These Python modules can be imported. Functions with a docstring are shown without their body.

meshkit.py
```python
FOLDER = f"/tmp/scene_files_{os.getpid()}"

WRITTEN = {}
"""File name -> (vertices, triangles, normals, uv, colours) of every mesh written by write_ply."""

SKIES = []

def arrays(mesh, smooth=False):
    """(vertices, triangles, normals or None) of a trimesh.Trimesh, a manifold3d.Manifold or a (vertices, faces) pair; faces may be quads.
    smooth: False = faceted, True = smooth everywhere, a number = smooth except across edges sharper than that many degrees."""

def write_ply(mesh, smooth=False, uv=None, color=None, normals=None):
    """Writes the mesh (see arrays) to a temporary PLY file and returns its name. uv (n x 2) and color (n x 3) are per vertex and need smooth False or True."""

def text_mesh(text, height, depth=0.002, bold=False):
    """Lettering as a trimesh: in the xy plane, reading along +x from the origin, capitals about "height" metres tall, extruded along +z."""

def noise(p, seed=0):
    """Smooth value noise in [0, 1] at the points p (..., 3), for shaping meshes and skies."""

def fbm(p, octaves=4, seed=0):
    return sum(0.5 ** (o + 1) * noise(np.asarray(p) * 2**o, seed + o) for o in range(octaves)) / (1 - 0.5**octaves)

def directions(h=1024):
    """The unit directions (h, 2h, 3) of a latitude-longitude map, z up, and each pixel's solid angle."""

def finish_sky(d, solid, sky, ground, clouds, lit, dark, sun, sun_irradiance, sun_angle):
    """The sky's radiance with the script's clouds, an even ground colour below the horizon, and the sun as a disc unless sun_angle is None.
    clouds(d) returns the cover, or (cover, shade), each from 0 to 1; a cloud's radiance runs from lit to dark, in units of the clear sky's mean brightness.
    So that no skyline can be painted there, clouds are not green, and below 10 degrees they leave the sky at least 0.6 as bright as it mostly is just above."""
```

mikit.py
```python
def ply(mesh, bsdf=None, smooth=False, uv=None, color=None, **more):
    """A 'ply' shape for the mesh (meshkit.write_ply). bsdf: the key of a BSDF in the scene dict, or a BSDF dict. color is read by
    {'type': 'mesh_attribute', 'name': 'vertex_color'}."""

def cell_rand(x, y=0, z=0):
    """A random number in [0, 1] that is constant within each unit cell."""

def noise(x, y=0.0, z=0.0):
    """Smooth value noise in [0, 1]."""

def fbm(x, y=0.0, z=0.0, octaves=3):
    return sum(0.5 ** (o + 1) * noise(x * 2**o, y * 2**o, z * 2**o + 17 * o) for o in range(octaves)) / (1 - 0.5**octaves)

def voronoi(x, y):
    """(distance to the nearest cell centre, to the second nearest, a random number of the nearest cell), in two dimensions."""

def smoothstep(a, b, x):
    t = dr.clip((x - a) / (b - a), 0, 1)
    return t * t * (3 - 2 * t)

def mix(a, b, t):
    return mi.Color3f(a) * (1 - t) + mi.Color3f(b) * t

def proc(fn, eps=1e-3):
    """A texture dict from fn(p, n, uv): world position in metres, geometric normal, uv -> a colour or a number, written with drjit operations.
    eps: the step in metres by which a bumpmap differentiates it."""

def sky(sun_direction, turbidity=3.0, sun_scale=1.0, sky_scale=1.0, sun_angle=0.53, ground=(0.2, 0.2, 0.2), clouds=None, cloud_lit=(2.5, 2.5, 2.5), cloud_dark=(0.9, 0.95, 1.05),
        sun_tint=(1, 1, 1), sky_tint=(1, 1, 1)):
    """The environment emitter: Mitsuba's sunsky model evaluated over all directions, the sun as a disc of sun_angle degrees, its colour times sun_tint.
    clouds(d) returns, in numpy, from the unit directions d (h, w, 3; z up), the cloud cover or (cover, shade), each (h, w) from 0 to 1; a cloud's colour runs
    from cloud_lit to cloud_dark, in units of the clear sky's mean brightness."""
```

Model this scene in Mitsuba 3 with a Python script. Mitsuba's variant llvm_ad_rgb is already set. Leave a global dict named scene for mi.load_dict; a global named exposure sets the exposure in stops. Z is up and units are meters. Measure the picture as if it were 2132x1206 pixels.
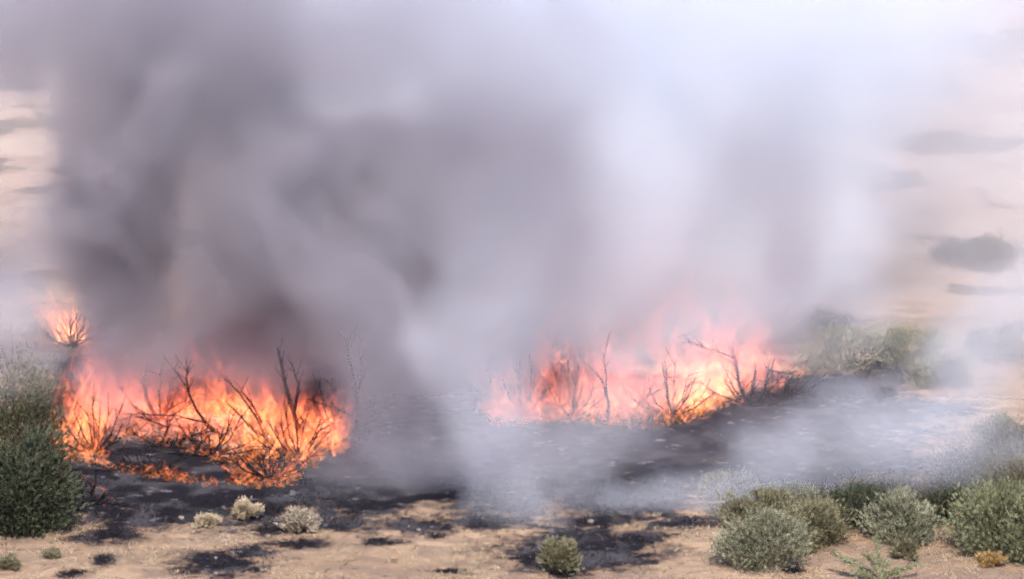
import math
import numpy as np, trimesh, drjit as dr
import mitsuba as mi, mikit
from meshkit import noise as mnoise, fbm as mfbm

T = mi.ScalarTransform4f
scene, labels = {}, {}
# ------------------------------------------------------------------ camera, sky, exposure
CAM_H, PITCH, HFOV = 32.0, 14.0, 16.0
SRC_W, SRC_H = 2132.0, 1206.0
p_ = math.radians(PITCH)
scene['camera'] = {'type': 'thinlens', 'fov': HFOV, 'fov_axis': 'x', 'aperture_radius': 0.075, 'focus_distance': 190.0,
                   'near_clip': 1.0, 'far_clip': 3000.0,
                   'to_world': T().look_at(origin=[0, 0, CAM_H], target=[0, math.cos(p_), CAM_H - math.sin(p_)], up=[0, 0, 1])}
scene['sky_light'] = mikit.sky([0.06, -0.60, 0.79], turbidity=4, sun_tint=(0.88, 0.96, 1.24), sky_tint=(0.96, 1.0, 1.25), ground=(0.3, 0.25, 0.2))
exposure = 2.0


# ------------------------------------------------------------------ helpers
def ray(px, py):
    tx = math.tan(math.radians(HFOV / 2))
    a, b = (px / SRC_W * 2 - 1) * tx, (1 - py / SRC_H * 2) * tx * SRC_H / SRC_W
    return np.array([a, math.cos(p_) + b * math.sin(p_), -math.sin(p_) + b * math.cos(p_)])


def at(px, py, Y):
    """The point at distance Y north of the camera that the photograph shows at this pixel."""
    d = ray(px, py)
    return np.array([0, 0, CAM_H]) + d * (Y / d[1])


def sstep(a, b, x):
    t = np.clip((np.asarray(x, float) - a) / (b - a), 0, 1)
    return t * t * (3 - 2 * t)


def ground_z(x, y):
    x, y = np.asarray(x, float), np.asarray(y, float)
    q = np.stack([x / 9.0, y / 7.0, x * 0], -1)
    low = (mfbm(q, 3, 5) - 0.5) * 0.5 + (mfbm(q * 7, 2, 9) - 0.5) * 0.12
    t = np.maximum(y - 121 - 2.5 * np.sin(x / 11), 0)
    hill = 0.42 * (np.sqrt(t * t + 36) - 6) * (1 + 0.25 * np.sin(x / 17 + 1))
    big = (mfbm(np.stack([x / 16, y / 12, x * 0], -1), 4, 21) - 0.5) * 5.0 * sstep(124, 150, y)
    far = sstep(190, 330, y)
    return low + (hill + big) * (1 - far) + far * (26 + 6 * mfbm(np.stack([x / 90, y / 90, x * 0], -1), 3, 3))


def on_ground(px, py):
    lo, hi = 80.0, 260.0
    d = ray(px, py)
    for n in (120, 60, 60):
        ys = np.linspace(lo, hi, n)
        t = ys / d[1]
        z = CAM_H + d[2] * t - ground_z(d[0] * t, ys)
        k = max(1, int(np.argmax(z < 0)))
        lo, hi = ys[k - 1], ys[k]
    return np.array([d[0] * t[k], ys[k], float(ground_z(d[0] * t[k], ys[k]))])


def m_px(Y):
    return 2 * Y / math.cos(p_) * math.tan(math.radians(HFOV / 2)) / SRC_W


used = {}


def key_for(name, parent=None):
    full = f'{parent}__{name}' if parent else name
    n = used.get(full, 0)
    used[full] = n + 1
    return full if n == 0 else f'{full}_{n:03d}'


def thing(name, label, cat, group=None):
    k = key_for(name)
    labels[k] = {'label': label, 'category': cat}
    if group:
        labels[k]['group'] = group
    return k


def part(name, parent, mesh, bsdf, smooth=False, label=None, **more):
    k = key_for(name, parent)
    scene[k] = mikit.ply(mesh, bsdf, smooth, **more)
    if label:
        labels[k] = {'label': label}
    return k


def tube(pts, radii, sides=6):
    pts, radii = np.asarray(pts, float), np.asarray(radii, float)
    n = len(pts)
    tang = np.gradient(pts, axis=0)
    tang /= np.linalg.norm(tang, axis=1, keepdims=True) + 1e-9
    ref = np.array([0.31, 0.93, 0.2])
    u = np.cross(tang, ref)
    u /= np.linalg.norm(u, axis=1, keepdims=True) + 1e-9
    w = np.cross(tang, u)
    a = np.arange(sides) / sides * 2 * np.pi
    v = pts[:, None] + radii[:, None, None] * (np.cos(a)[None, :, None] * u[:, None] + np.sin(a)[None, :, None] * w[:, None])
    v = np.vstack([v.reshape(-1, 3), pts[:1], pts[-1:]])
    f = []
    for i in range(n - 1):
        for j in range(sides):
            k = (j + 1) % sides
            f += [[i * sides + j, i * sides + k, (i + 1) * sides + k], [i * sides + j, (i + 1) * sides + k, (i + 1) * sides + j]]
    for j in range(sides):
        k = (j + 1) % sides
        f += [[n * sides, k, j], [n * sides + 1, (n - 1) * sides + j, (n - 1) * sides + k]]
    return v, np.array(f)


def join(ms):
    vs, fs, o = [], [], 0
    for v, f in ms:
        vs.append(v)
        fs.append(np.asarray(f) + o)
        o += len(v)
    return np.vstack(vs), np.vstack(fs)


def wobble(a, b, rng, n=6, amp=0.08):
    t = np.linspace(0, 1, n)[:, None]
    L = np.linalg.norm(np.asarray(b) - a)
    off = np.cumsum(rng.normal(0, amp * L / n ** 0.5, (n, 3)), axis=0)
    off -= off[:1]
    return np.asarray(a) * (1 - t) + np.asarray(b) * t + off * (t * (1.4 - t))


# ------------------------------------------------------------------ materials
BURNS = []          # scorched spots on the ground: (x, y, half-width, half-depth)


def burn_px(px, py, wpx, dpx):
    g = on_ground(px, py)
    a = on_ground(px, py - dpx / 2)[1] - on_ground(px, py + dpx / 2)[1]
    BURNS.append((g[0], g[1], wpx / 2 * m_px(g[1]), abs(a) / 2))


for b in [(465, 1172, 190, 60), (520, 1150, 120, 34), (1175, 1135, 300, 70), (1230, 1162, 340, 60), (1130, 1158, 150, 40), (1330, 1120, 130, 26), (620, 1132, 120, 22),
          (700, 1085, 150, 34), (560, 1105, 90, 24), (200, 1120, 130, 30), (330, 1075, 420, 60), (540, 1075, 200, 60), (860, 1095, 240, 34), (1020, 1085, 190, 40),
          (1240, 1085, 240, 26), (1430, 1085, 140, 26), (1650, 1190, 44, 14), (1840, 1112, 60, 12), (1960, 1060, 90, 40), (240, 1110, 160, 40),
          (930, 1190, 60, 8), (150, 1195, 60, 20), (215, 1165, 40, 24), (1170, 1190, 60, 30), (905, 1118, 44, 12), (800, 1130, 90, 16)]:
    burn_px(*b)


def burnt(p):
    """How scorched the ground is, 0 to 1: the wide burnt strip, and spots in front of it."""
    x, y = p.x, p.y
    wob = (mikit.fbm(x * 0.55, y * 0.4, 3.0, 4) - 0.5) * 2
    fine = (mikit.fbm(x * 2.0, y * 3.0, 8.0, 4) - 0.5) * 2
    strip = dr.minimum(y - 101.6, 118.5 - y) / 2.2 + wob * 1.5
    strip = dr.minimum(strip, dr.minimum(9.0 + 4.5 * mikit.smoothstep(103.5, 107, y) - x, x + 15.5) / 2.0 + wob)
    s = dr.clip(strip, -1, 1)
    for bx, by, rx, ry in BURNS:
        q = dr.sqrt(dr.square((x - bx) / rx) + dr.square((y - by) / ry))
        s = dr.maximum(s, dr.clip((1 - q) * 1.1, -1, 1))
    grit = (mikit.fbm(x * 7.0, y * 11.0, 4.0, 3) - 0.5) * 2
    return s + 0.5 * wob + 0.8 * fine + 0.5 * grit - 0.1


def ground_col(p, n, uv):
    x, y = p.x, p.y
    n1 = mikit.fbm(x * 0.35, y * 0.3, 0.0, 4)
    n2 = mikit.fbm(x * 1.7, y * 3.4, 5.0, 3)
    n3 = mikit.fbm(x * 11.0, y * 14.0, 2.0, 2)
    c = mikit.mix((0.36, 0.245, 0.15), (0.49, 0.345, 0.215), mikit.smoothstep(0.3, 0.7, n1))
    c = mikit.mix(c, (0.27, 0.18, 0.125), 0.6 * mikit.smoothstep(0.52, 0.75, n2))
    c = mikit.mix(c, (0.55, 0.44, 0.32), 0.45 * mikit.smoothstep(0.55, 0.8, n3))
    # the hillside behind: paler stony soil with brush stains
    c = mikit.mix(c, (0.25, 0.19, 0.14), 0.55 * mikit.smoothstep(0.45, 0.62, mikit.fbm(x * 0.9 + y * 0.5, y * 2.6, 33.0, 4)))      # dark streaks of litter
    h = mikit.smoothstep(122, 128, y)
    n4 = mikit.fbm(x * 0.22, y * 0.35, 11.0, 4)
    hc = mikit.mix((0.60, 0.435, 0.32), (0.46, 0.345, 0.255), mikit.smoothstep(0.4, 0.7, n4))
    n5 = mikit.fbm(x * 0.26 + y * 0.05, y * 0.75, 51.0, 5)
    hc = mikit.mix(hc, (0.21, 0.175, 0.135), 0.9 * mikit.smoothstep(0.53, 0.62, n5))
    hc = mikit.mix(hc, (0.66, 0.53, 0.40), 0.6 * mikit.smoothstep(0.48, 0.36, n5))
    c = mikit.mix(c, hc, h)
    k = burnt(p)
    c = mikit.mix(c, (0.17, 0.115, 0.08), 0.7 * mikit.smoothstep(-0.75, 0.0, k))        # scorched brown margin
    ash = mikit.mix((0.022, 0.021, 0.026), (0.075, 0.07, 0.074), mikit.smoothstep(0.4, 0.75, mikit.fbm(x * 1.3, y * 1.3, 9.0, 3)))
    ash = mikit.mix(ash, (0.30, 0.29, 0.29), 0.5 * mikit.smoothstep(0.68, 0.85, mikit.fbm(x * 2.6, y * 3.4, 19.0, 4)))
    return mikit.mix(c, ash, mikit.smoothstep(-0.25, 0.35, k))


def ground_bump(p, n, uv):
    return mikit.fbm(p.x * 3.0, p.y * 3.0, 1.0, 4) * 0.12 * (1 - 0.9 * mikit.smoothstep(100, 104, p.y)) + (1 - mikit.smoothstep(100, 104, p.y)) * 0.03 * mikit.noise(p.x * 21, p.y * 21)


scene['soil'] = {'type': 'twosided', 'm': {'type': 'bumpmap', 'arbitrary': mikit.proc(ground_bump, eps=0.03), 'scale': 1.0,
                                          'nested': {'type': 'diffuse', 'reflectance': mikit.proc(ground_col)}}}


def leaf_bsdf(key, a, b, s=1.6):
    def fn(p, n, uv):
        k = mikit.noise(p.x * s, p.y * s, p.z * s * 1.3)
        r = mikit.cell_rand(p.x * 9, p.y * 9, p.z * 9)
        return mikit.mix(a, b, dr.clip(0.75 * k + 0.45 * r - 0.1, 0, 1))
    scene[key] = {'type': 'twosided', 'm': {'type': 'diffuse', 'reflectance': mikit.proc(fn)}}


leaf_bsdf('leaf_sage', (0.19, 0.195, 0.115), (0.4, 0.395, 0.26))
leaf_bsdf('leaf_olive', (0.16, 0.15, 0.08), (0.32, 0.29, 0.17))
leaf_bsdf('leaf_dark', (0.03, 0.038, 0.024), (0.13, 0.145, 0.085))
leaf_bsdf('leaf_green', (0.16, 0.175, 0.085), (0.37, 0.375, 0.215))
leaf_bsdf('leaf_hill', (0.17, 0.145, 0.10), (0.30, 0.26, 0.19))
leaf_bsdf('leaf_moss', (0.085, 0.088, 0.045), (0.20, 0.19, 0.105))
leaf_bsdf('leaf_straw', (0.42, 0.34, 0.20), (0.66, 0.55, 0.37))
leaf_bsdf('leaf_ochre', (0.42, 0.27, 0.10), (0.58, 0.40, 0.18))
leaf_bsdf('leaf_pale', (0.36, 0.30, 0.21), (0.58, 0.50, 0.37))


def wood(key, a, b):
    scene[key] = {'type': 'twosided', 'm': {'type': 'diffuse', 'reflectance': mikit.proc(lambda p, n, uv: mikit.mix(a, b, mikit.fbm(p.x * 9, p.y * 9, p.z * 4, 2)))}}


wood('wood_brown', (0.10, 0.075, 0.05), (0.20, 0.155, 0.11))
wood('wood_char', (0.010, 0.009, 0.009), (0.05, 0.042, 0.04))
scene['stone'] = {'type': 'twosided', 'm': {'type': 'diffuse', 'reflectance': mikit.proc(lambda p, n, uv: mikit.mix((0.22, 0.18, 0.14), (0.42, 0.36, 0.29), mikit.fbm(p.x * 4, p.y * 4, p.z * 4, 3)))}}

# ------------------------------------------------------------------ ground sheet
xs = np.concatenate([np.linspace(-700, -45, 24)[:-1], np.linspace(-45, 45, 226), np.linspace(45, 700, 24)[1:]])
ys = np.concatenate([np.linspace(-60, 85, 30)[:-1], np.linspace(85, 175, 226), np.linspace(175, 1500, 60)[1:]])
gx, gy = np.meshgrid(xs, ys)
gz = ground_z(gx, gy)
idx = np.arange(gx.size).reshape(gx.shape)
gf = np.stack([idx[:-1, :-1], idx[:-1, 1:], idx[1:, 1:], idx[1:, :-1]], -1).reshape(-1, 4)
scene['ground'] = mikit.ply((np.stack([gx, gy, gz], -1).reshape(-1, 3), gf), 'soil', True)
labels['ground'] = {'kind': 'structure', 'label': 'dry tan slope with scorched black strip and hillside behind'}


# ------------------------------------------------------------------ plants
def leaves(centres, dirs, rng, length, width):
    """One bent two-triangle sprig per centre, pointing along its direction."""
    n = len(centres)
    dirs = dirs / (np.linalg.norm(dirs, axis=1, keepdims=True) + 1e-9)
    side = np.cross(dirs, rng.normal(size=(n, 3)))
    side /= np.linalg.norm(side, axis=1, keepdims=True) + 1e-9
    L = length * rng.uniform(0.55, 1.3, (n, 1))
    W = width * rng.uniform(0.6, 1.3, (n, 1))
    a = centres - dirs * L / 2
    c = centres + dirs * L / 2
    b, d = centres + side * W / 2, centres - side * W / 2
    v = np.stack([a, b, c, d], 1).reshape(-1, 3)
    i = np.arange(n)[:, None] * 4
    return v, np.vstack([i + [0, 1, 2], i + [0, 2, 3]])


def shrub(name, base, w, h, seed, leaf, label, cat='shrub', n_clump=70, per=90, length=0.16, width=0.045, group=None, depth=None, spread=0.9, up=0.55, wood_key='wood_brown', bare=0.12, clump_r=0.17):
    """A shrub on many stems from one crown: stems as tubes, foliage as sprigs in clumps with gaps between."""
    rng = np.random.default_rng(seed)
    k = thing(name, label, cat, group)
    base = np.asarray(base, float)
    depth = depth or w * 0.8
    lobes = rng.normal(size=(5, 3))
    lobes /= np.linalg.norm(lobes, axis=1, keepdims=True)
    stems, tips = [], []
    for i in range(n_clump):
        th = rng.uniform(0, 2 * np.pi)
        cz = rng.uniform(bare, 1) ** 0.8
        rr = math.sqrt(max(0.02, 1 - (2 * cz - 0.75) ** 2 / 1.6)) * spread
        rad = rng.uniform(0.35, 1.0) ** 0.6
        d = np.array([math.cos(th) * rr, math.sin(th) * rr, cz])
        bump = 0.68 + 0.40 * np.max(lobes @ (d / np.linalg.norm(d)))
        tip = base + np.array([d[0] * w / 2, d[1] * depth / 2, d[2] * h]) * rad * bump
        tip[2] = max(tip[2], base[2] + 0.08 * h)
        tips.append(tip)
        if i % 3 == 0:
            stems.append(tube(wobble(base + rng.normal(0, 0.04 * w, 3) * [1, 1, 0] - [0, 0, 0.08], tip, rng, 5, 0.12), np.linspace(0.016 * w ** 0.5 + 0.012, 0.008, 5), 5))
    for _ in range(max(3, n_clump // 9)):        # dead twigs that stick out of the foliage
        th, e = rng.uniform(0, 6.28), rng.uniform(0.5, 1.1)
        tip = base + np.array([math.cos(th) * w / 2, math.sin(th) * depth / 2, h * e]) * rng.uniform(0.95, 1.15)
        line = wobble(base, tip, rng, 6, 0.12)
        stems.append(tube(line, np.linspace(0.02, 0.006, 6), 4))
        stems.append(tube(wobble(line[4], line[4] + rng.normal(0, 0.12, 3) * w + [0, 0, 0.1], rng, 3, 0.1), [0.01, 0.007, 0.004], 4))
    part('trunk', k, join(stems), wood_key)
    C, D = [], []
    for tip in tips:
        m = int(per * rng.uniform(0.4, 1.5))
        q = rng.normal(0, 1, (m, 3)) * np.array([w, depth, h * 0.9]) * clump_r * 0.55 * rng.uniform(0.6, 1.25)
        c = tip + q
        c[:, 2] = np.maximum(c[:, 2], base[2] + 0.03)
        C.append(c)
        out = (c - base - [0, 0, 0.15 * h]) / np.array([w / 2, depth / 2, h])
        D.append(out + [0, 0, up] + rng.normal(0, 0.35, (m, 3)))
    C, D = np.vstack(C), np.vstack(D)
    part('foliage', k, leaves(C, D, rng, length, width), leaf)
    return k


def shrub_px(name, px, py, wpx, hpx, seed, leaf, label, **kw):
    """A shrub whose foot the photograph shows at (px, py), sized by its extent there."""
    g = on_ground(px, py)
    s = m_px(g[1])
    return shrub(name, g, wpx * s, hpx * s / math.cos(p_), seed, leaf, label, **kw)


shrub_px('shrub', 1585, 1178, 200, 112, 11, 'leaf_sage', 'grey-green rounded shrub at the left end of the right-hand shrub row, nearest the scorched grass', n_clump=100)
shrub_px('shrub', 1648, 1150, 110, 80, 12, 'leaf_olive', 'low brownish olive shrub tucked against the right side of the grey-green rounded shrub', n_clump=50)
shrub_px('shrub', 1692, 1130, 165, 98, 13, 'leaf_olive', 'olive shrub half behind the grey-green rounded shrub, fading into smoke', n_clump=60)
shrub_px('shrub', 1580, 1095, 170, 72, 14, 'leaf_olive', 'smoke-veiled olive shrub standing behind the grey-green rounded shrub', n_clump=60)
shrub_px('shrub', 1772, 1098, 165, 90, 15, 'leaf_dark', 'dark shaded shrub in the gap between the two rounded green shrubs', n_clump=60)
shrub_px('shrub', 1880, 1128, 165, 108, 16, 'leaf_sage', 'round green shrub in the middle of the right-hand row with a dark foot', n_clump=80)
shrub_px('shrub', 1885, 1162, 66, 42, 17, 'leaf_olive', 'very small shrub on bare sand in front of the round green shrub', n_clump=30)
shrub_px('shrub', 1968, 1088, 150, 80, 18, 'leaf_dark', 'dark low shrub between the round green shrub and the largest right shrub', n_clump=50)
shrub_px('shrub', 2080, 1150, 215, 140, 19, 'leaf_green', 'largest leafy green shrub at the right edge with upright bright sprigs', n_clump=130)
shrub_px('shrub', 2140, 1172, 120, 130, 20, 'leaf_green', 'bright green shrub cut by the right edge beside the largest leafy shrub', n_clump=60)
shrub_px('shrub', 2040, 1040, 220, 130, 21, 'leaf_olive', 'tall brown-olive shrub in dark smoke behind the largest leafy shrub', n_clump=90)
shrub_px('shrub', 1520, 1040, 120, 60, 31, 'leaf_olive', 'olive shrub almost hidden in white smoke at the left end of the right-hand row', n_clump=40)
shrub_px('shrub', 1830, 1050, 170, 70, 32, 'leaf_olive', 'smoke-veiled olive shrub behind the round green shrub with a dark foot', n_clump=50)
shrub_px('shrub', 1640, 1070, 150, 60, 33, 'leaf_sage', 'smoke-veiled grey-green shrub behind the low brownish olive shrub', n_clump=50)
shrub_px('shrub', 2120, 1060, 150, 120, 34, 'leaf_olive', 'dull olive shrub at the right edge behind the largest leafy shrub', n_clump=60)
shrub_px('shrub', 2090, 950, 150, 90, 36, 'leaf_olive', 'brownish shrub in smoke farthest back at the right edge of the burnt ground', n_clump=50)
shrub_px('shrub', 1165, 1192, 80, 74, 22, 'leaf_olive', 'single small olive shrub with a blackened foot on the scorched patch', n_clump=45)
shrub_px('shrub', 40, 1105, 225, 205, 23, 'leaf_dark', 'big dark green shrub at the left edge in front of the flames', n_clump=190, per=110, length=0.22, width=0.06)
shrub_px('shrub', 45, 965, 215, 240, 24, 'leaf_moss', 'olive shrub at the left edge behind the big dark green shrub', n_clump=90)
shrub_px('shrub', 622, 1106, 80, 46, 25, 'leaf_pale', 'cream dry bush standing on scorched ground below the left fire', n_clump=40, up=0.2)
shrub_px('shrub', 512, 1080, 60, 38, 26, 'leaf_straw', 'small straw-coloured dry bush left of the cream dry bush', n_clump=24, up=0.2)
shrub_px('shrub', 432, 1097, 50, 26, 27, 'leaf_straw', 'flat straw-coloured tussock left of the small straw-coloured dry bush', n_clump=20, up=0.2)
shrub_px('shrub', 2062, 1178, 60, 26, 28, 'leaf_ochre', 'ochre yellow tuft on the sand at the lower right', n_clump=20, up=0.3)
shrub_px('shrub', 110, 1162, 34, 18, 29, 'leaf_olive', 'tiny green tuft in dry grass at lower left', n_clump=14)
shrub_px('shrub', 14, 1184, 60, 26, 30, 'leaf_olive', 'small green tuft at the lower left corner', n_clump=18)
for i, (px, py, w, h, c, lab) in enumerate([
        (1760, 770, 200, 95, 'leaf_green', 'pale smoke-veiled green shrub right of the right fire'),
        (1890, 760, 170, 80, 'leaf_green', 'pale smoke-veiled green shrub second to the right of the right fire'),
        (1640, 735, 120, 60, 'leaf_olive', 'smoke-veiled shrub just above the right fire tip'),
        (2005, 540, 130, 44, 'leaf_hill', 'low spreading left-hand shrub of the broad hazy thicket high on the right hillside'),
        (2062, 556, 120, 60, 'leaf_hill', 'taller right-hand shrub of the broad hazy thicket high on the right hillside'),
        (2070, 745, 130, 60, 'leaf_sage', 'smoke-veiled grey-green shrub at the right edge below the hillside'),
        (1960, 800, 150, 60, 'leaf_sage', 'smoke-veiled low grey-green shrub right of the pale ground patch'),
        (1720, 690, 120, 50, 'leaf_olive', 'smoke-veiled olive shrub behind the pale green shrubs right of the right fire')]):
    shrub_px('hillside_shrub', px, py, w, h, 60 + i, c, lab, n_clump=50)

# the green plant with splayed arms, lower right
k = thing('splayed_plant', 'green plant with splayed leafy arms at the lower right edge of the sand', 'plant')
rng = np.random.default_rng(77)
g0 = on_ground(1835, 1212)
for (ex, ey, dy) in [(1755, 1160, 0.2), (1800, 1150, -0.4), (1822, 1118, 0.1), (1850, 1165, 0.5), (1880, 1185, -0.3), (1915, 1172, 0.3), (1780, 1190, -0.6), (1735, 1148, 0.6)]:
    e = at(ex, ey, g0[1] + dy)
    pts = wobble(g0, e, rng, 7, 0.06)
    pts[:, 2] += 0.25 * np.sin(np.linspace(0, np.pi, 7)) * 0.3
    b = part('arm', k, tube(pts, np.linspace(0.035, 0.012, 7), 6), 'leaf_green')
    t = rng.uniform(0.35, 1, 160)
    c = np.stack([np.interp(t, np.linspace(0, 1, 7), pts[:, j]) for j in range(3)], 1) + rng.normal(0, 0.045, (160, 3))
    part('leaf_tuft', b, leaves(c, (e - g0) / np.linalg.norm(e - g0) + rng.normal(0, 0.6, (160, 3)), rng, 0.13, 0.04), 'leaf_green')

# dry grass of the foreground
rng = np.random.default_rng(5)
n = 4500
x, y = rng.uniform(-18, 18, n), rng.uniform(91, 104, n)
keep = mfbm(np.stack([x * 0.5, y * 0.4, x * 0], -1), 3, 31) > 0.46
x, y = x[keep], y[keep]
m = 7
bx, by = np.repeat(x, m) + rng.normal(0, 0.07, len(x) * m), np.repeat(y, m) + rng.normal(0, 0.07, len(x) * m)
hh = np.repeat(rng.uniform(0.05, 0.2, len(x)), m)
c = np.stack([bx, by, ground_z(bx, by) + hh * 0.4], 1)
burn_near = np.zeros(len(c), bool)
for b_ in BURNS:
    burn_near |= ((c[:, 0] - b_[0]) / b_[2]) ** 2 + ((c[:, 1] - b_[1]) / b_[3]) ** 2 < 1.1
burn_near |= (c[:, 1] > 101.3) & (c[:, 0] < 9)
c = c[~burn_near]
scene['dry_grass'] = mikit.ply(leaves(c, rng.normal(0, 0.5, (len(c), 3)) + [0, 0, 1], rng, 0.17, 0.02), 'leaf_straw')
labels['dry_grass'] = {'label': 'short dry straw grass scattered over the sandy foreground', 'category': 'grass', 'kind': 'stuff'}


rng = np.random.default_rng(6)
n = 12000
x, y = rng.uniform(-17, 9, n), rng.uniform(97, 105, n)
k = mfbm(np.stack([x * 0.6, y * 0.5, x * 0], -1), 3, 61) + rng.normal(0, 0.07, n)
keep = (k > 0.5) & (y + 2.4 * (mfbm(np.stack([x * 0.4, y * 0.3, x * 0], -1), 3, 12) - 0.5) > 101.2)
c = np.stack([x, y, ground_z(x, y) + 0.05], 1)[keep]
for b_ in BURNS:
    q = rng.normal(0, 0.55, (int(60 + 70 * b_[2]), 2)) * [b_[2], b_[3]] + [b_[0], b_[1]]
    c = np.vstack([c, np.column_stack([q, ground_z(q[:, 0], q[:, 1]) + 0.03])])
scene['burnt_stubble'] = mikit.ply(leaves(c, rng.normal(0, 0.9, (len(c), 3)) + [0, 0, 0.8], rng, 0.2, 0.025), 'wood_char')
labels['burnt_stubble'] = {'label': 'short black burnt stubble left standing on the scorched ground', 'category': 'grass', 'kind': 'stuff'}
n = 1500
x, y = rng.uniform(-18, 18, n), rng.uniform(92, 101.5, n)
c = np.stack([x, y, ground_z(x, y)], 1)
scene['dead_litter'] = mikit.ply(leaves(c + [0, 0, 0.02], rng.normal(0, 1, (n, 3)) * [1, 1, 0.15], rng, 0.42, 0.025), 'wood_brown')
labels['dead_litter'] = {'label': 'fallen dead twigs scattered over the sandy foreground', 'category': 'litter', 'kind': 'stuff'}
n = 160
x, y = rng.uniform(-18, 18, n), rng.uniform(92, 101.2, n)
ico = trimesh.creation.icosphere(1)
peb = []
for a, b in zip(x, y):
    r = 0.025 + 0.06 * rng.uniform() ** 4
    peb.append((ico.vertices * r * rng.uniform(0.6, 1.3, 3) * [1, 1, 0.7] * rng.uniform(0.85, 1.15, (len(ico.vertices), 1)) + [a, b, float(ground_z(a, b)) + 0.2 * r], ico.faces))
scene['pebbles'] = mikit.ply(join(peb), 'stone')
labels['pebbles'] = {'label': 'small pale pebbles lying on the sandy foreground', 'category': 'pebbles', 'kind': 'stuff'}


# ------------------------------------------------------------------ fire
def fire_bsdf(key, opac):
    def op(p, n, uv):
        v = uv.y * 64 - dr.floor(uv.y * 64)
        return mi.Float(opac) * (1 - mikit.smoothstep(0.1, 0.6, v))
    scene[key] = {'type': 'mask', 'opacity': mikit.proc(op), 'nested': {'type': 'diffuse', 'reflectance': {'type': 'rgb', 'value': [0.02, 0.01, 0.01]}}}


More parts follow.
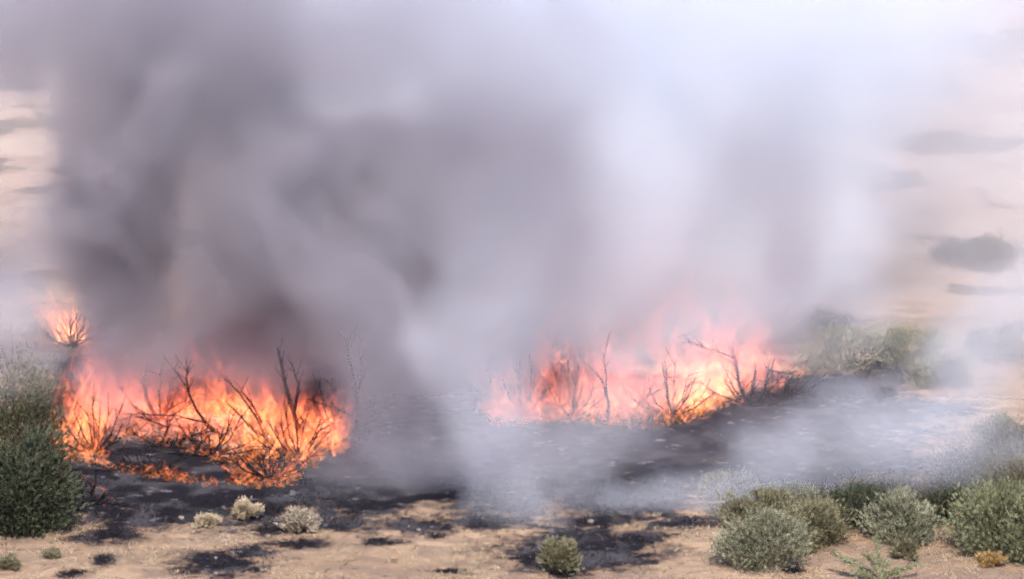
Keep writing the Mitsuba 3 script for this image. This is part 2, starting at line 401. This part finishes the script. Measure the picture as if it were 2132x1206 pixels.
def fire_glow(hot, mid, cool, power, streak=1.0):
    """Radiance along a flame tongue: hot at the foot, cooler and fading towards the tip."""
    def fn(p, n, uv):
        U, V = uv.x * 64, uv.y * 64
        u, v = U - dr.floor(U), V - dr.floor(V)
        r = mikit.cell_rand(U, V, 3)
        s = mikit.fbm(p.x * 7, p.y * 7, p.z * 3, 2)
        t = dr.clip(v * 0.9 + 0.55 * (r - 0.5) + 0.5 * (0.5 - s), 0, 1)
        c = mikit.mix(hot, mid, mikit.smoothstep(0.0, 0.4, t))
        c = mikit.mix(c, cool, mikit.smoothstep(0.35, 0.85, t))
        fade = (1 - 0.7 * mikit.smoothstep(0.4, 1.0, v)) * (0.2 + 1.3 * r * r) * mikit.mix((1 - streak,) * 3, (1, 1, 1), mikit.smoothstep(0.3, 0.65, s))
        return c * fade * power
    return mikit.proc(fn)


fire_bsdf('flame_body', 0.35)
scene['flame_veil'] = {'type': 'thindielectric', 'int_ior': 1.0002, 'ext_ior': 1.0}       # thin hot gas: gives light, blocks none
GLOW = {'lick': fire_glow((1.0, 0.33, 0.085), (0.95, 0.20, 0.06), (0.72, 0.10, 0.045), 0.125, 0.9),
        'hot': fire_glow((1.0, 0.42, 0.13), (1.0, 0.25, 0.075), (0.80, 0.13, 0.05), 0.135, 0.85),
        'veil': fire_glow((0.9, 0.22, 0.10), (0.8, 0.15, 0.085), (0.6, 0.09, 0.06), 0.045, 0.4)}


def tongues(bases, heights, widths, rng, lean=(0.0, 0.0), rings=7, sides=6):
    """Flame tongues as closed twisting spindles; each has a square of its own in uv."""
    V, F, UV, o = [], [], [], 0
    for i, (b, h, w) in enumerate(zip(bases, heights, widths)):
        t = np.linspace(0, 1, rings)
        prof = np.sin(np.pi * np.clip(t * 0.93 + 0.07, 0, 1)) ** 0.8 * (1 - 0.45 * t)
        prof[-1] = 0.02
        ph = rng.uniform(0, 6.28, 4)
        lx, ly, cu = lean[0] + rng.normal(0, 0.22), lean[1] + rng.normal(0, 0.2), w * rng.uniform(0.3, 1.0)
        ax = np.stack([lx * t ** 1.3 * h + cu * (np.sin(ph[0] + 5.0 * t) - np.sin(ph[0])), ly * t * h + cu * (np.sin(ph[1] + 4.2 * t) - np.sin(ph[1])), t * h], 1)
        sx = rng.uniform(0.5, 1.2)
        a = np.linspace(0, 2 * np.pi, sides + 1)
        rr = w / 2 * prof[:, None] * (1 + 0.35 * np.sin(2 * a[None] + ph[2] + 3 * t[:, None]) * np.ones_like(a)[None])
        rr[:, -1] = rr[:, 0]
        v = np.stack([rr * np.cos(a) * sx, rr * np.sin(a) / sx, np.zeros_like(rr)], -1) + ax[:, None] + b
        V.append(v.reshape(-1, 3))
        ci, cj = i % 64, (i // 64) % 64
        uu, vv = np.meshgrid(np.linspace(0.06, 0.94, sides + 1), np.clip(t, 0.03, 0.97))
        UV.append(np.stack([(ci + uu) / 64, (cj + vv) / 64], -1).reshape(-1, 2))
        q = np.arange(rings * (sides + 1)).reshape(rings, sides + 1) + o
        F.append(np.stack([q[:-1, :-1], q[:-1, 1:], q[1:, 1:], q[1:, :-1]], -1).reshape(-1, 4))
        o += rings * (sides + 1)
    f = np.vstack(F)
    return np.vstack(V), np.vstack([f[:, [0, 1, 2]], f[:, [0, 2, 3]]]), np.vstack(UV)


def flames(parent, name, bases, heights, widths, rng, glow, bsdf, lean=(0, 0)):
    v, f, uv = tongues(bases, heights, widths, rng, lean)
    k = part(name, parent, (v, f), bsdf, True, uv=uv, emitter={'type': 'area', 'radiance': GLOW[glow]})
    labels[k] = {'kind': 'stuff'}


def scatter_px(poly, n, rng):
    """Random ground points whose pixels fall inside the polygon."""
    from shapely import Polygon, Point
    P = Polygon(poly)
    x0, y0, x1, y1 = P.bounds
    out = []
    while len(out) < n:
        q = rng.uniform((x0, y0), (x1, y1))
        if P.contains(Point(q)):
            out.append(q)
    return out


def ground_pts(qs):
    return np.array([on_ground(*q) for q in qs])


rng = np.random.default_rng(101)


def branch_fire(parent, px_line, Y, n, h, w, glow='hot'):
    """Small flames running along a burning limb that passes through these pixels at distance Y."""
    P = np.array([at(a, b, Y) for a, b in px_line])
    t = rng.uniform(0, len(P) - 1.001, n)
    i = t.astype(int)
    b = P[i] + (P[i + 1] - P[i]) * (t - i)[:, None] + rng.normal(0, 0.06, (n, 3)) * [1, 3, 1]
    flames(parent, 'limb_flame', b, rng.uniform(*h, n), rng.uniform(*w, n), rng, glow, 'flame_veil')


def blaze(parent, poly, n, h, w, glow='lick', bsdf='flame_body', lean=(0, 0), name='flame'):
    """n flames with feet inside the polygon, bunched by noise, heights skewed to the low end."""
    b = ground_pts(scatter_px(poly, n, rng))
    k = mfbm(np.stack([b[:, 0] * 1.1, b[:, 1] * 0.5, b[:, 2] * 0], -1), 2, 8)
    q = rng.uniform(0, 1, n) ** 1.7 * (0.45 + 1.1 * sstep(0.35, 0.7, k))
    hh = h[0] + (h[1] - h[0]) * q
    flames(parent, name, b, hh, rng.uniform(w[0], w[1], n) * (0.7 + 0.5 * q), rng, glow, bsdf, lean)


# left fire: thin front line, dark bed ringed by flames, streaky low flames, bright heart, red veil behind
LF = thing('bush_fire', 'wide orange bush fire with dark branches standing in it, left of the dark smoke', 'fire')
blaze(LF, [(110, 958), (160, 955), (220, 978), (300, 995), (390, 1008), (450, 1012), (452, 1000), (380, 992), (300, 980), (220, 962), (150, 940)], 320, (0.06, 0.36), (0.06, 0.14), 'hot', lean=(0.1, 0))
blaze(LF, [(95, 940), (200, 958), (215, 915), (230, 880), (200, 860), (150, 895)], 260, (0.25, 2.3), (0.10, 0.28), 'lick', 'flame_veil', (0.08, 0), 'tall_flame')
blaze(LF, [(150, 880), (165, 830), (200, 800), (230, 850), (215, 900)], 120, (0.3, 1.9), (0.10, 0.26), 'lick', 'flame_veil', (-0.1, 0), 'tall_flame')
for y0 in (866, 880, 894, 908, 925, 942):     # low fire among the lying twigs
    x0, x1 = (225, 480) if y0 < 915 else (385, 490)
    blaze(LF, [(x0, y0 - 5), (x1, y0 + 3), (x1, y0 + 12), (x0, y0 + 4)], 130 if y0 < 915 else 60, (0.06, 0.5), (0.08, 0.20), 'lick', 'flame_veil', (0.4, 0))
blaze(LF, [(430, 960), (480, 940), (640, 950), (660, 975), (600, 1000), (480, 985)], 260, (0.08, 0.6), (0.08, 0.22), 'hot', lean=(0.1, 0))
blaze(LF, [(120, 962), (150, 935), (215, 940), (225, 965), (190, 972)], 140, (0.1, 0.7), (0.08, 0.2), 'hot', 'flame_veil', (0.1, 0))
blaze(LF, [(430, 930), (450, 880), (500, 850), (560, 880), (590, 930), (560, 960), (480, 950)], 380, (0.2, 1.3), (0.10, 0.26), 'hot', 'flame_veil', (-0.12, 0), 'tall_flame')
blaze(LF, [(470, 1008), (490, 985), (600, 975), (640, 990), (600, 1015), (540, 1018)], 240, (0.08, 0.6), (0.08, 0.2), 'hot', lean=(0.1, 0))
blaze(LF, [(590, 950), (600, 900), (700, 890), (738, 920), (720, 945), (640, 968)], 380, (0.2, 1.4), (0.10, 0.26), 'lick', 'flame_veil', (0.05, 0), 'tall_flame')
blaze(LF, [(250, 862), (480, 850), (700, 878), (730, 900), (640, 900), (420, 880)], 260, (0.4, 2.2), (0.14, 0.36), 'lick', 'flame_veil', (-0.1, 0), 'tall_flame')
blaze(LF, [(170, 890), (260, 860), (480, 860), (700, 890), (720, 920), (640, 920), (420, 910), (240, 910)], 330, (0.6, 2.9), (0.35, 0.9), 'veil', 'flame_veil', name='flame_veil')
blaze(LF, [(190, 850), (250, 830), (330, 850), (330, 870), (220, 875)], 330, (0.7, 3.4), (0.3, 0.8), 'veil', 'flame_veil', name='flame_veil')

# right fire: thin bright foot line, broken licks at the left, pink veil in the middle, bright crest at the right
RF = thing('bush_fire', 'long pinkish bush fire behind pale smoke, right of the dark smoke column', 'fire')
blaze(RF, [(1025, 892), (1180, 882), (1330, 895), (1400, 888), (1480, 868), (1470, 855), (1380, 872), (1330, 880), (1170, 866), (1030, 878)], 300, (0.08, 0.5), (0.08, 0.2), 'hot', lean=(0.15, 0))
blaze(RF, [(1000, 850), (1030, 840), (1100, 870), (1190, 868), (1180, 880), (1020, 886)], 80, (0.15, 1.9), (0.08, 0.2), 'lick', 'flame_veil', (-0.12, 0), 'tall_flame')
blaze(RF, [(1000, 850), (1020, 835), (1060, 850), (1050, 870)], 50, (0.1, 0.7), (0.08, 0.18), 'hot', lean=(-0.1, 0))
blaze(RF, [(1180, 872), (1330, 882), (1480, 858), (1540, 835), (1500, 815), (1330, 850), (1190, 852)], 340, (0.3, 2.0), (0.12, 0.34), 'lick', 'flame_veil', (0.05, 0), 'tall_flame')
blaze(RF, [(1420, 880), (1540, 838), (1560, 810), (1520, 805), (1420, 850)], 170, (0.2, 1.3), (0.1, 0.26), 'hot', 'flame_veil', (0.05, 0), 'tall_flame')
blaze(RF, [(1150, 866), (1300, 870), (1480, 840), (1600, 800), (1560, 780), (1450, 800), (1250, 840)], 420, (0.5, 2.8), (0.35, 0.9), 'veil', 'flame_veil', name='flame_veil')
blaze(RF, [(1010, 870), (1040, 850), (1190, 850), (1190, 870), (1040, 884)], 150, (0.4, 1.9), (0.3, 0.7), 'veil', 'flame_veil', name='flame_veil')
blaze(RF, [(1330, 840), (1480, 810), (1600, 790), (1560, 765), (1440, 770), (1330, 810)], 260, (0.4, 1.9), (0.35, 0.8), 'veil', 'flame_veil', name='flame_veil')
for line, Y, n in [([(1445, 712), (1480, 728), (1530, 742)], 114.6, 50), ([(1520, 742), (1580, 752), (1640, 778), (1668, 782)], 114.2, 130),
                   ([(1040, 795), (1075, 800), (1100, 850)], 110.8, 36), ([(1130, 770), (1140, 790)], 111, 10), ([(1160, 735), (1166, 760)], 111, 14),
                   ([(1150, 800), (1160, 840), (1170, 865)], 110.8, 22), ([(1005, 835), (1040, 830), (1055, 850)], 110.5, 26), ([(1262, 772), (1270, 800)], 110.8, 8),
                   ([(1545, 800), (1530, 830), (1545, 850)], 113.2, 20), ([(1590, 815), (1640, 800)], 113.6, 24)]:
    branch_fire(RF, line, Y, n, (0.08, 0.42), (0.06, 0.16))
for line, Y, n in [([(560, 880), (530, 850), (490, 810)], 109, 26), ([(400, 840), (385, 790)], 109, 16), ([(330, 860), (420, 880), (470, 915)], 108.6, 40), ([(250, 900), (330, 915), (430, 945)], 106.6, 50),
                   ([(230, 915), (300, 905), (400, 905)], 107.2, 50)]:
    branch_fire(LF, line, Y, n, (0.08, 0.34), (0.06, 0.16), 'lick')
blaze(RF, [(1500, 800), (1560, 800), (1645, 792), (1620, 820), (1540, 825)], 120, (0.2, 1.1), (0.1, 0.26), 'veil', 'flame_veil', (-0.1, 0), 'flame_veil')

# small fire at the upper left
SF = thing('bush_fire', 'small separate fire burning at the upper left behind the olive shrub', 'fire')
spot = [(115, 715), (185, 724), (175, 700), (130, 690)]
blaze(SF, spot, 90, (0.2, 2.3), (0.10, 0.26), 'hot', 'flame_veil', (-0.25, 0), 'tall_flame')
blaze(SF, spot, 50, (0.9, 2.6), (0.25, 0.6), 'veil', 'flame_veil', (-0.25, 0), 'flame_veil')
# embers in the twigs beside the dark shrub
EF = thing('ember_bed', 'heap of glowing ember twigs at the right foot of the big dark green shrub', 'embers')
blaze(EF, [(140, 1060), (230, 1065), (245, 1040), (190, 990), (150, 980)], 55, (0.04, 0.2), (0.04, 0.1), 'lick')


# ------------------------------------------------------------------ charred branches, drawn limb by limb
def charred(name, label, limbs, seed, twigs=14, group=None, wood_key='wood_char', Y=None):
    """limbs: lists of (px, py) from the foot outwards, and a thickness in metres; the foot of the first stands on the ground."""
    rng = np.random.default_rng(seed)
    k = thing(name, label, 'burnt shrub', group)
    g = on_ground(*limbs[0][0][0])
    Y = g[1] if Y is None else Y
    for pts, r in limbs:
        off = rng.normal(0, 0.25)
        P = np.array([at(px, py, Y + off * i / max(1, len(pts) - 1)) for i, (px, py) in enumerate(pts)])
        fine = np.vstack([wobble(P[i], P[i + 1], rng, 4, 0.05)[:-1] for i in range(len(P) - 1)] + [P[-1:]])
        br = part('branch', k, tube(fine, np.linspace(1.3 * r, r * 0.45, len(fine)), 6), wood_key, 50)
        tw = []
        for _ in range(twigs):
            i = rng.integers(1, len(fine))
            d = fine[i] - fine[i - 1]
            d = d / np.linalg.norm(d) + rng.normal(0, 0.55, 3) + [0, 0, 0.25]
            tw.append(tube(wobble(fine[i], fine[i] + d / np.linalg.norm(d) * rng.uniform(0.25, 0.8), rng, 4, 0.12), np.linspace(max(0.012, r * 0.3), 0.006, 4), 4))
        if tw:
            labels[part('twig', br, join(tw), wood_key)] = {'kind': 'stuff'}
    return k


charred('charred_shrub', 'charred shrub with a long forked branch leaning left in the left fire', [
    ([(470, 920), (435, 890), (410, 855), (385, 800), (362, 770)], 0.045), ([(395, 825), (388, 790), (392, 765)], 0.03), ([(470, 915), (430, 880), (360, 865), (290, 860)], 0.035),
    ([(465, 905), (440, 935), (425, 950)], 0.04)], 201, 10)
charred('charred_shrub', 'charred shrub of two parallel slanting branches at the heart of the left fire', [
    ([(560, 925), (535, 905), (505, 870), (470, 835)], 0.04), ([(550, 910), (535, 870), (500, 820), (475, 795)], 0.035), ([(545, 880), (525, 840), (505, 815)], 0.03)], 202, 8)
charred('charred_shrub', 'charred shrub with one thick dark upright limb in the left fire', [
    ([(640, 912), (620, 890), (605, 840), (590, 780), (578, 725)], 0.085), ([(612, 860), (622, 800), (606, 755)], 0.045), ([(640, 912), (660, 890), (690, 865)], 0.035)], 203, 7)
charred('charred_shrub', 'charred bare shrub at the right end of the left fire', [
    ([(735, 925), (745, 860), (740, 800), (725, 740), (722, 705)], 0.045), ([(742, 870), (700, 850), (640, 830)], 0.035), ([(742, 830), (755, 780), (750, 735)], 0.03),
    ([(735, 925), (720, 945), (705, 960)], 0.03)], 204, 8)
charred('charred_shrub', 'charred low brush spread across the dark bed of the left fire', [
    ([(330, 930), (280, 905), (230, 915)], 0.03), ([(340, 935), (380, 915), (430, 900)], 0.03), ([(330, 930), (350, 890), (300, 870)], 0.03), ([(600, 985), (640, 960), (600, 940)], 0.03)], 205, 26)
charred('charred_shrub', 'charred bent limb standing in the middle of the right fire', [
    ([(1265, 880), (1268, 840), (1255, 795), (1240, 775)], 0.05), ([(1266, 840), (1262, 780), (1258, 740)], 0.03)], 206, 4)
charred('charred_shrub', 'charred arching brush at the left end of the right fire', [
    ([(1110, 850), (1105, 820), (1080, 790), (1035, 782)], 0.05), ([(1110, 850), (1112, 800), (1095, 770)], 0.04), ([(1110, 850), (1060, 825), (1005, 830)], 0.04), ([(1165, 860), (1162, 800), (1150, 760)], 0.035)], 207, 9)
charred('charred_shrub', 'small charred snag with two short arms in the right fire', [
    ([(1320, 855), (1345, 830), (1360, 800)], 0.04), ([(1348, 826), (1368, 815), (1382, 808)], 0.035), ([(1410, 870), (1425, 830), (1440, 790)], 0.03)], 208, 4)
charred('charred_shrub', 'charred brush along the crest at the right tip of the right fire', [
    ([(1560, 845), (1590, 820), (1600, 770), (1660, 782)], 0.04), ([(1560, 845), (1540, 800), (1530, 745), (1440, 712)], 0.04), ([(1560, 845), (1600, 835), (1650, 820)], 0.04), ([(1520, 852), (1500, 840), (1560, 825)], 0.04), ([(1600, 842), (1630, 830), (1640, 800)], 0.04)], 209, 40)
charred('charred_shrub', 'blackened twig heap beside the big dark green shrub', [
    ([(180, 1050), (165, 1010), (150, 970)], 0.035), ([(185, 1050), (200, 1000), (190, 960)], 0.035), ([(190, 1055), (220, 1030), (240, 1035)], 0.03)], 210, 16)


def tangle(label, px, py, wpx, hpx, seed, n_limb=11, lean=0.0, flat=0.0):
    """A burnt-out shrub: limbs fanning from one foot, each with forked twigs."""
    rng = np.random.default_rng(seed)
    k = thing('charred_shrub', label, 'burnt shrub')
    g = on_ground(px, py)
    sc = m_px(g[1])
    for a in np.linspace(-1, 1, n_limb):
        a = a + rng.normal(0, 0.08)
        up = (1 - 0.55 * a * a) * rng.uniform(0.55, 1.05) * (1 - flat)
        tip = g + np.array([(a + lean) * wpx / 2 * sc * rng.uniform(0.7, 1.1), rng.normal(0, 0.3) * wpx / 2 * sc, up * hpx * sc])
        mid = g + (tip - g) * [0.62, 0.5, 0.45] if a * lean >= 0 else g + (tip - g) * [0.4, 0.5, 0.55]
        line = np.vstack([wobble(g, mid, rng, 4, 0.06)[:-1], wobble(mid, tip, rng, 5, 0.08)])
        r = rng.uniform(0.022, 0.042)
        br = part('branch', k, tube(line, np.linspace(r, r * 0.35, len(line)), 5), 'wood_char', 50)
        tw = []
        for _ in range(4):
            i = rng.integers(2, len(line))
            d = line[i] - line[i - 1]
            d = d / np.linalg.norm(d) + rng.normal(0, 0.4, 3)
            tw.append(tube(wobble(line[i], line[i] + d / np.linalg.norm(d) * rng.uniform(0.2, 0.75), rng, 4, 0.1), np.linspace(0.018, 0.007, 4), 4))
        labels[part('twig', br, join(tw), 'wood_char')] = {'kind': 'stuff'}


for q in [('charred fanning brush at the left end of the left fire', 200, 945, 190, 130, 301), ('charred fanning brush behind the dark bed in the left fire', 330, 880, 220, 120, 302),
          ('charred brush leaning low over the dark bed in the left fire', 440, 950, 260, 90, 303), ('charred fanning brush right of centre in the left fire', 620, 955, 200, 130, 304),
          ('charred fanning brush at the front right of the left fire', 560, 1000, 200, 80, 305), ('charred brush at the back right of the left fire', 700, 905, 160, 150, 306),
          ('charred low brush at the front left edge of the left fire', 300, 985, 220, 50, 307),
          ('charred fanning brush at the left end of the right fire', 1090, 868, 190, 110, 308), ('charred fanning brush left of centre in the right fire', 1190, 872, 150, 110, 309),
          ('charred fanning brush right of centre in the right fire', 1400, 868, 200, 110, 310), ('charred fanning brush under the bright crest of the right fire', 1560, 845, 220, 100, 311),
          ('charred low brush at the right tip of the right fire', 1630, 830, 150, 50, 312), ('charred brush under the small upper left fire', 150, 722, 90, 60, 313)]:
    tangle(*q)
charred('bare_shrub', 'thin bare grey shrub on the hillside at the right edge', [
    ([(2120, 725), (2110, 690), (2090, 665)], 0.03), ([(2120, 725), (2100, 705), (2060, 700)], 0.025), ([(2122, 720), (2128, 690), (2120, 660)], 0.025)], 211, 6, wood_key='wood_brown')
k = charred('dark_stump', 'small dark stump with a pale stone at its foot on the left hillside', [([(114, 456), (110, 445), (106, 430)], 0.07)], 212, 0)
g = on_ground(118, 452)
st = trimesh.creation.icosphere(2, 0.07)
st.vertices *= 1 + 0.3 * (mfbm(st.vertices * 9, 2, 4)[:, None] - 0.5)
st.apply_translation(g + [0, 0, 0.05])
s_ = thing('pale_stone', 'pale stone at the foot of the small dark stump', 'stone')
scene[s_] = mikit.ply(st, 'stone', True)


# ------------------------------------------------------------------ smoke
def box_grid(lo, hi, step):
    lo, hi = np.array(lo, float), np.array(hi, float)
    n = np.maximum(4, np.round((hi - lo) / step).astype(int))
    ax = [lo[i] + (np.arange(n[i]) + 0.5) / n[i] * (hi[i] - lo[i]) for i in range(3)]
    Z, Y, X = np.meshgrid(ax[2], ax[1], ax[0], indexing='ij')
    return X, Y, Z


def plume(X, Y, Z, raw, pts, lump=1.5):
    """Density of a lumpy plume round a line of (px, py, Y, radius, density); raw is the noise that tears its edge."""
    P = np.array([[*at(a, b, c), r, d] for a, b, c, r, d in pts])
    out = np.zeros_like(X)
    for a, b in zip(P[:-1], P[1:]):
        ab = b[:3] - a[:3]
        t = np.clip(((X - a[0]) * ab[0] + (Y - a[1]) * ab[1] + (Z - a[2]) * ab[2]) / (ab @ ab), 0, 1)
        d2 = (X - a[0] - t * ab[0]) ** 2 + (Y - a[1] - t * ab[1]) ** 2 + (Z - a[2] - t * ab[2]) ** 2
        r, d = a[3] + t * (b[3] - a[3]), a[4] + t * (b[4] - a[4])
        f = np.exp(-1.1 * d2 / r ** 2)
        out = np.maximum(out, d * f ** 0.5 * sstep(0.18, 0.68, f + lump * (raw - 0.5)))
    return out


def rough(X, Y, Z, scale, seed):
    q = np.stack([X / scale, Y / scale, Z / scale * 0.8], -1)
    w = np.stack([mfbm(q * 0.6, 2, seed + 50), mfbm(q * 0.6, 2, seed + 60), mfbm(q * 0.6, 2, seed + 70)], -1)
    return mfbm(q + w * 1.6, 4, seed)


def smoke(key, lo, hi, step, field, albedo, label):
    X, Y, Z = box_grid(lo, hi, step)
    rho = np.maximum(field(X, Y, Z), 0)
    rho[rho < 0.004] = 0
    lo, hi = np.array(lo, float), np.array(hi, float)
    med = {'type': 'heterogeneous',  'albedo': {'type': 'rgb', 'value': list(albedo)},
           'sigma_t': {'type': 'gridvolume', 'grid': mi.VolumeGrid(rho[..., None].astype(np.float32)), 'filter_type': 'trilinear',
                       'to_world': T().translate(lo.tolist()).scale((hi - lo).tolist())}}
    name = key + '_air'
    scene[name] = med
    scene[key] = {'type': 'cube', 'to_world': T().translate(((lo + hi) / 2).tolist()).scale(((hi - lo) / 2).tolist()), 'bsdf': {'type': 'null'}, 'interior': {'type': 'ref', 'id': name}}
    labels[key] = {'label': label, 'category': 'smoke', 'kind': 'stuff'}


def edge(v, lo, hi, s):
    return sstep(lo, lo + s, v) * (1 - sstep(hi - s, hi, v))


def dark_field(X, Y, Z):
    n = rough(X, Y, Z, 2.6, 41)

    def add(c, pts, lump=1.5):
        return np.maximum(c, plume(X, Y, Z, n, pts, lump))
    c = add(0, [(265, 850, 110, 0.9, 0.5), (255, 700, 110, 1.4, 1.5), (250, 520, 110, 1.8, 1.8), (255, 350, 110, 2.3, 1.5), (280, 150, 110, 3.2, 0.9), (260, -50, 110, 4, 0.6), (260, -500, 110, 5, 0.3)])
    c = add(c, [(430, 800, 110, 0.9, 0.3), (470, 650, 110, 1.7, 0.6), (600, 500, 110, 3.0, 1.3), (780, 430, 110, 3.3, 1.2), (980, 360, 110, 3.4, 0.6), (1040, 120, 110, 4, 0.16)])
    c = add(c, [(860, 1020, 104.9, 1.2, 1.2), (820, 900, 104.9, 1.1, 2.0), (805, 760, 105, 1.1, 2.0), (780, 640, 106, 1.5, 1.9), (700, 500, 108, 2.5, 1.6), (520, 300, 110, 3.2, 0.8), (420, 0, 110, 5, 0.5), (400, -500, 110, 6, 0.25)])
    c = add(c, [(-150, 60, 110, 2.4, 0.4), (120, 50, 110, 2.8, 0.5), (420, 60, 110, 3.0, 0.5)])
    c = add(c, [(230, 780, 109.5, 1.2, 0.9), (380, 730, 110, 1.4, 0.5), (560, 690, 110, 1.8, 1.0), (700, 620, 109, 2.2, 1.5), (900, 570, 109, 2.4, 1.1), (1050, 480, 109.5, 2.6, 0.5)])
    c = add(c, [(720, 1010, 104.8, 1.0, 0.4), (880, 1025, 104.8, 1.4, 1.0), (1020, 985, 105, 1.4, 0.7), (1250, 950, 106, 1.3, 0.3), (1450, 930, 107, 1.3, 0.2), (1650, 880, 109, 1.3, 0.15)])
    c = add(c, [(160, 480, 110.5, 1.5, 0.3), (380, 540, 110.5, 1.6, 0.4), (520, 580, 110.5, 1.5, 0.5)], 1.0)
    c = add(c, [(740, 770, 112, 1.3, 0.5), (900, 760, 112, 1.5, 0.7), (1020, 740, 112, 1.3, 0.4)], 1.0)
    c = add(c, [(1640, 680, 112.3, 0.9, 0.25), (1650, 560, 112.3, 1.5, 0.5), (1640, 430, 112.3, 1.6, 0.3), (1560, 300, 112, 1.8, 0.12)])
    c = add(c, [(560, 140, 110, 2.6, 0.5), (740, 90, 110, 3.0, 0.45), (950, 60, 110, 3.2, 0.2)], 0.7)
    c = add(c, [(250, 1050, 104.3, 0.5, 0.3), (480, 1045, 104.4, 0.5, 0.3)])
    return np.minimum(c * (0.55 + 0.8 * n), 2.0) * edge(X, -26, 26, 2.2) * edge(Y, 103.05, 113.95, 1.2) * (1 - sstep(13.5, 17.5, Z))


def pale_field(X, Y, Z):
    F, W = np.zeros_like(X), np.zeros_like(X)
    m = Y < 103.2
    if m.any():
        x, y, z = X[m], Y[m], Z[m]
        n = rough(x, y, z, 1.5, 71)

        def add(c, pts, lump=1.4):
            return np.maximum(c, plume(x, y, z, n, pts, lump))
        c = add(0, [(1100, 1085, 101.1, 1.0, 0.45), (1070, 960, 101.0, 1.6, 0.45), (1010, 850, 101.0, 1.9, 0.42), (970, 720, 101.0, 2.0, 0.32), (1010, 600, 101.0, 2.0, 0.22), (1060, 450, 101.0, 2.2, 0.1)], 1.1)
        c = add(c, [(1020, 1040, 101.0, 0.9, 0.35), (1180, 1010, 101.0, 1.1, 0.35), (1230, 920, 101.0, 1.2, 0.2)], 1.8)
        c = add(c, [(1480, 1060, 102, 0.8, 0.7), (1600, 960, 101.8, 1.4, 0.55), (1800, 890, 101.6, 1.7, 0.6), (1960, 880, 101.5, 1.7, 0.65), (2030, 740, 101.5, 1.8, 0.4), (2150, 640, 101.5, 1.8, 0.3)])
        c = add(c, [(1280, 1045, 102, 0.6, 0.9), (1500, 1025, 102, 0.9, 0.9), (1700, 1010, 102, 0.9, 0.55), (1900, 985, 102, 1.0, 0.6), (2150, 930, 102, 1.0, 0.4)])
        c = add(c, [(600, 980, 101.7, 0.9, 0.06), (1120, 930, 101.5, 1.3, 0.25), (1300, 800, 101.5, 1.5, 0.3), (1500, 720, 101.5, 1.6, 0.26), (1750, 660, 101.5, 1.8, 0.16)], 0.8)
        c = add(c, [(-40, 800, 102, 0.9, 0.2), (90, 760, 102, 0.9, 0.2), (60, 640, 101.5, 1.4, 0.25)], 0.8)
        F[m] = np.minimum(c * (0.5 + 0.7 * n), 0.85) * sstep(97.5, 99.4, y) * (1 - sstep(101.9, 102.95, y)) * (1 - sstep(10, 15, z))
    m = Y > 113.8
    if m.any():
        x, y, z = X[m], Y[m], Z[m]
        n = rough(x, y, z, 3.6, 91)

        def add(c, pts, lump=1.0):
            return np.maximum(c, plume(x, y, z, n, pts, lump))
        c = add(0, [(1120, 800, 117, 1.8, 0.6), (1200, 680, 119, 3.4, 0.9), (1230, 480, 120, 5.0, 1.0), (1300, 250, 121, 6.2, 1.0), (1450, 50, 122, 7.5, 1.0), (1600, -200, 125, 7, 0.6)])
        c = add(c, [(1450, 690, 117.5, 1.6, 0.4), (1540, 580, 119, 2.6, 0.7), (1580, 430, 120, 3.2, 0.8), (1640, 180, 121, 4.5, 0.9), (1750, -50, 123, 6.0, 0.8)])
        c = add(c, [(1500, 650, 118, 1.6, 0.6), (1630, 580, 118.3, 1.9, 0.8), (1660, 430, 118.6, 2.0, 0.6)])
        c = add(c, [(980, 640, 118.6, 2.2, 0.7), (1250, 600, 118.8, 2.6, 0.9), (1500, 560, 119, 2.8, 0.9), (1720, 520, 119.5, 2.6, 0.7)])
        c = add(c, [(1750, 870, 115.5, 1.0, 0.3), (1950, 800, 116, 1.5, 0.5), (2080, 700, 117, 1.8, 0.3), (2200, 600, 118, 2.0, 0.2)])
        c = add(c, [(-50, 40, 120, 3.0, 0.4), (300, 40, 121, 3.5, 0.5), (800, 120, 120, 4.8, 0.8), (1200, 80, 121, 5, 0.9)])
        c = add(c, [(1700, 740, 114.9, 0.9, 0.3), (1850, 720, 114.9, 1.1, 0.4), (1980, 740, 114.9, 1.0, 0.4)], 0.8)
        c = add(c, [(-80, 775, 116.2, 0.9, 0.5), (150, 765, 116.2, 0.8, 0.4), (420, 750, 116.2, 1.0, 0.5), (720, 750, 116.2, 1.1, 0.6), (1000, 745, 116.2, 1.1, 0.6), (1150, 760, 116.2, 0.9, 0.3)])
        c = add(c, [(-80, 740, 115.5, 1.2, 0.6), (-10, 640, 116.0, 1.5, 0.9), (60, 540, 116.5, 1.5, 0.4)])
        veil = 0.055 * sstep(115, 121, y) * (0.6 + 1.0 * sstep(-9, 5, x)) * (1 - 0.35 * sstep(8, 13, x)) * (1 - 0.3 * sstep(-12, -16, x))
        W[m] = np.minimum(0.55 * c * (0.4 + 1.0 * n) + veil * (0.3 + 1.4 * n), 0.6) * sstep(114.1, 115.8, y) * (1 - sstep(142, 148, y)) * (1 - sstep(11.5, 16, z))
    return (F + W) * edge(X, -33, 33, 3)


smoke('pale_smoke', (-34, 97.4, -1), (34, 102.95, 18), 0.28, pale_field, (0.956, 0.982, 0.9998), 'pale smoke drifting low past the shrubs in front of the fires')
smoke('dark_smoke', (-27, 103.0, -1), (27, 114.0, 18), 0.3, dark_field, (0.63, 0.608, 0.632), 'dark grey smoke columns rising from the left fire')
smoke('white_smoke', (-34, 114.05, -1), (34, 149, 18), 0.4, pale_field, (0.956, 0.982, 0.9998), 'white smoke billowing up over the hillside behind the fires')
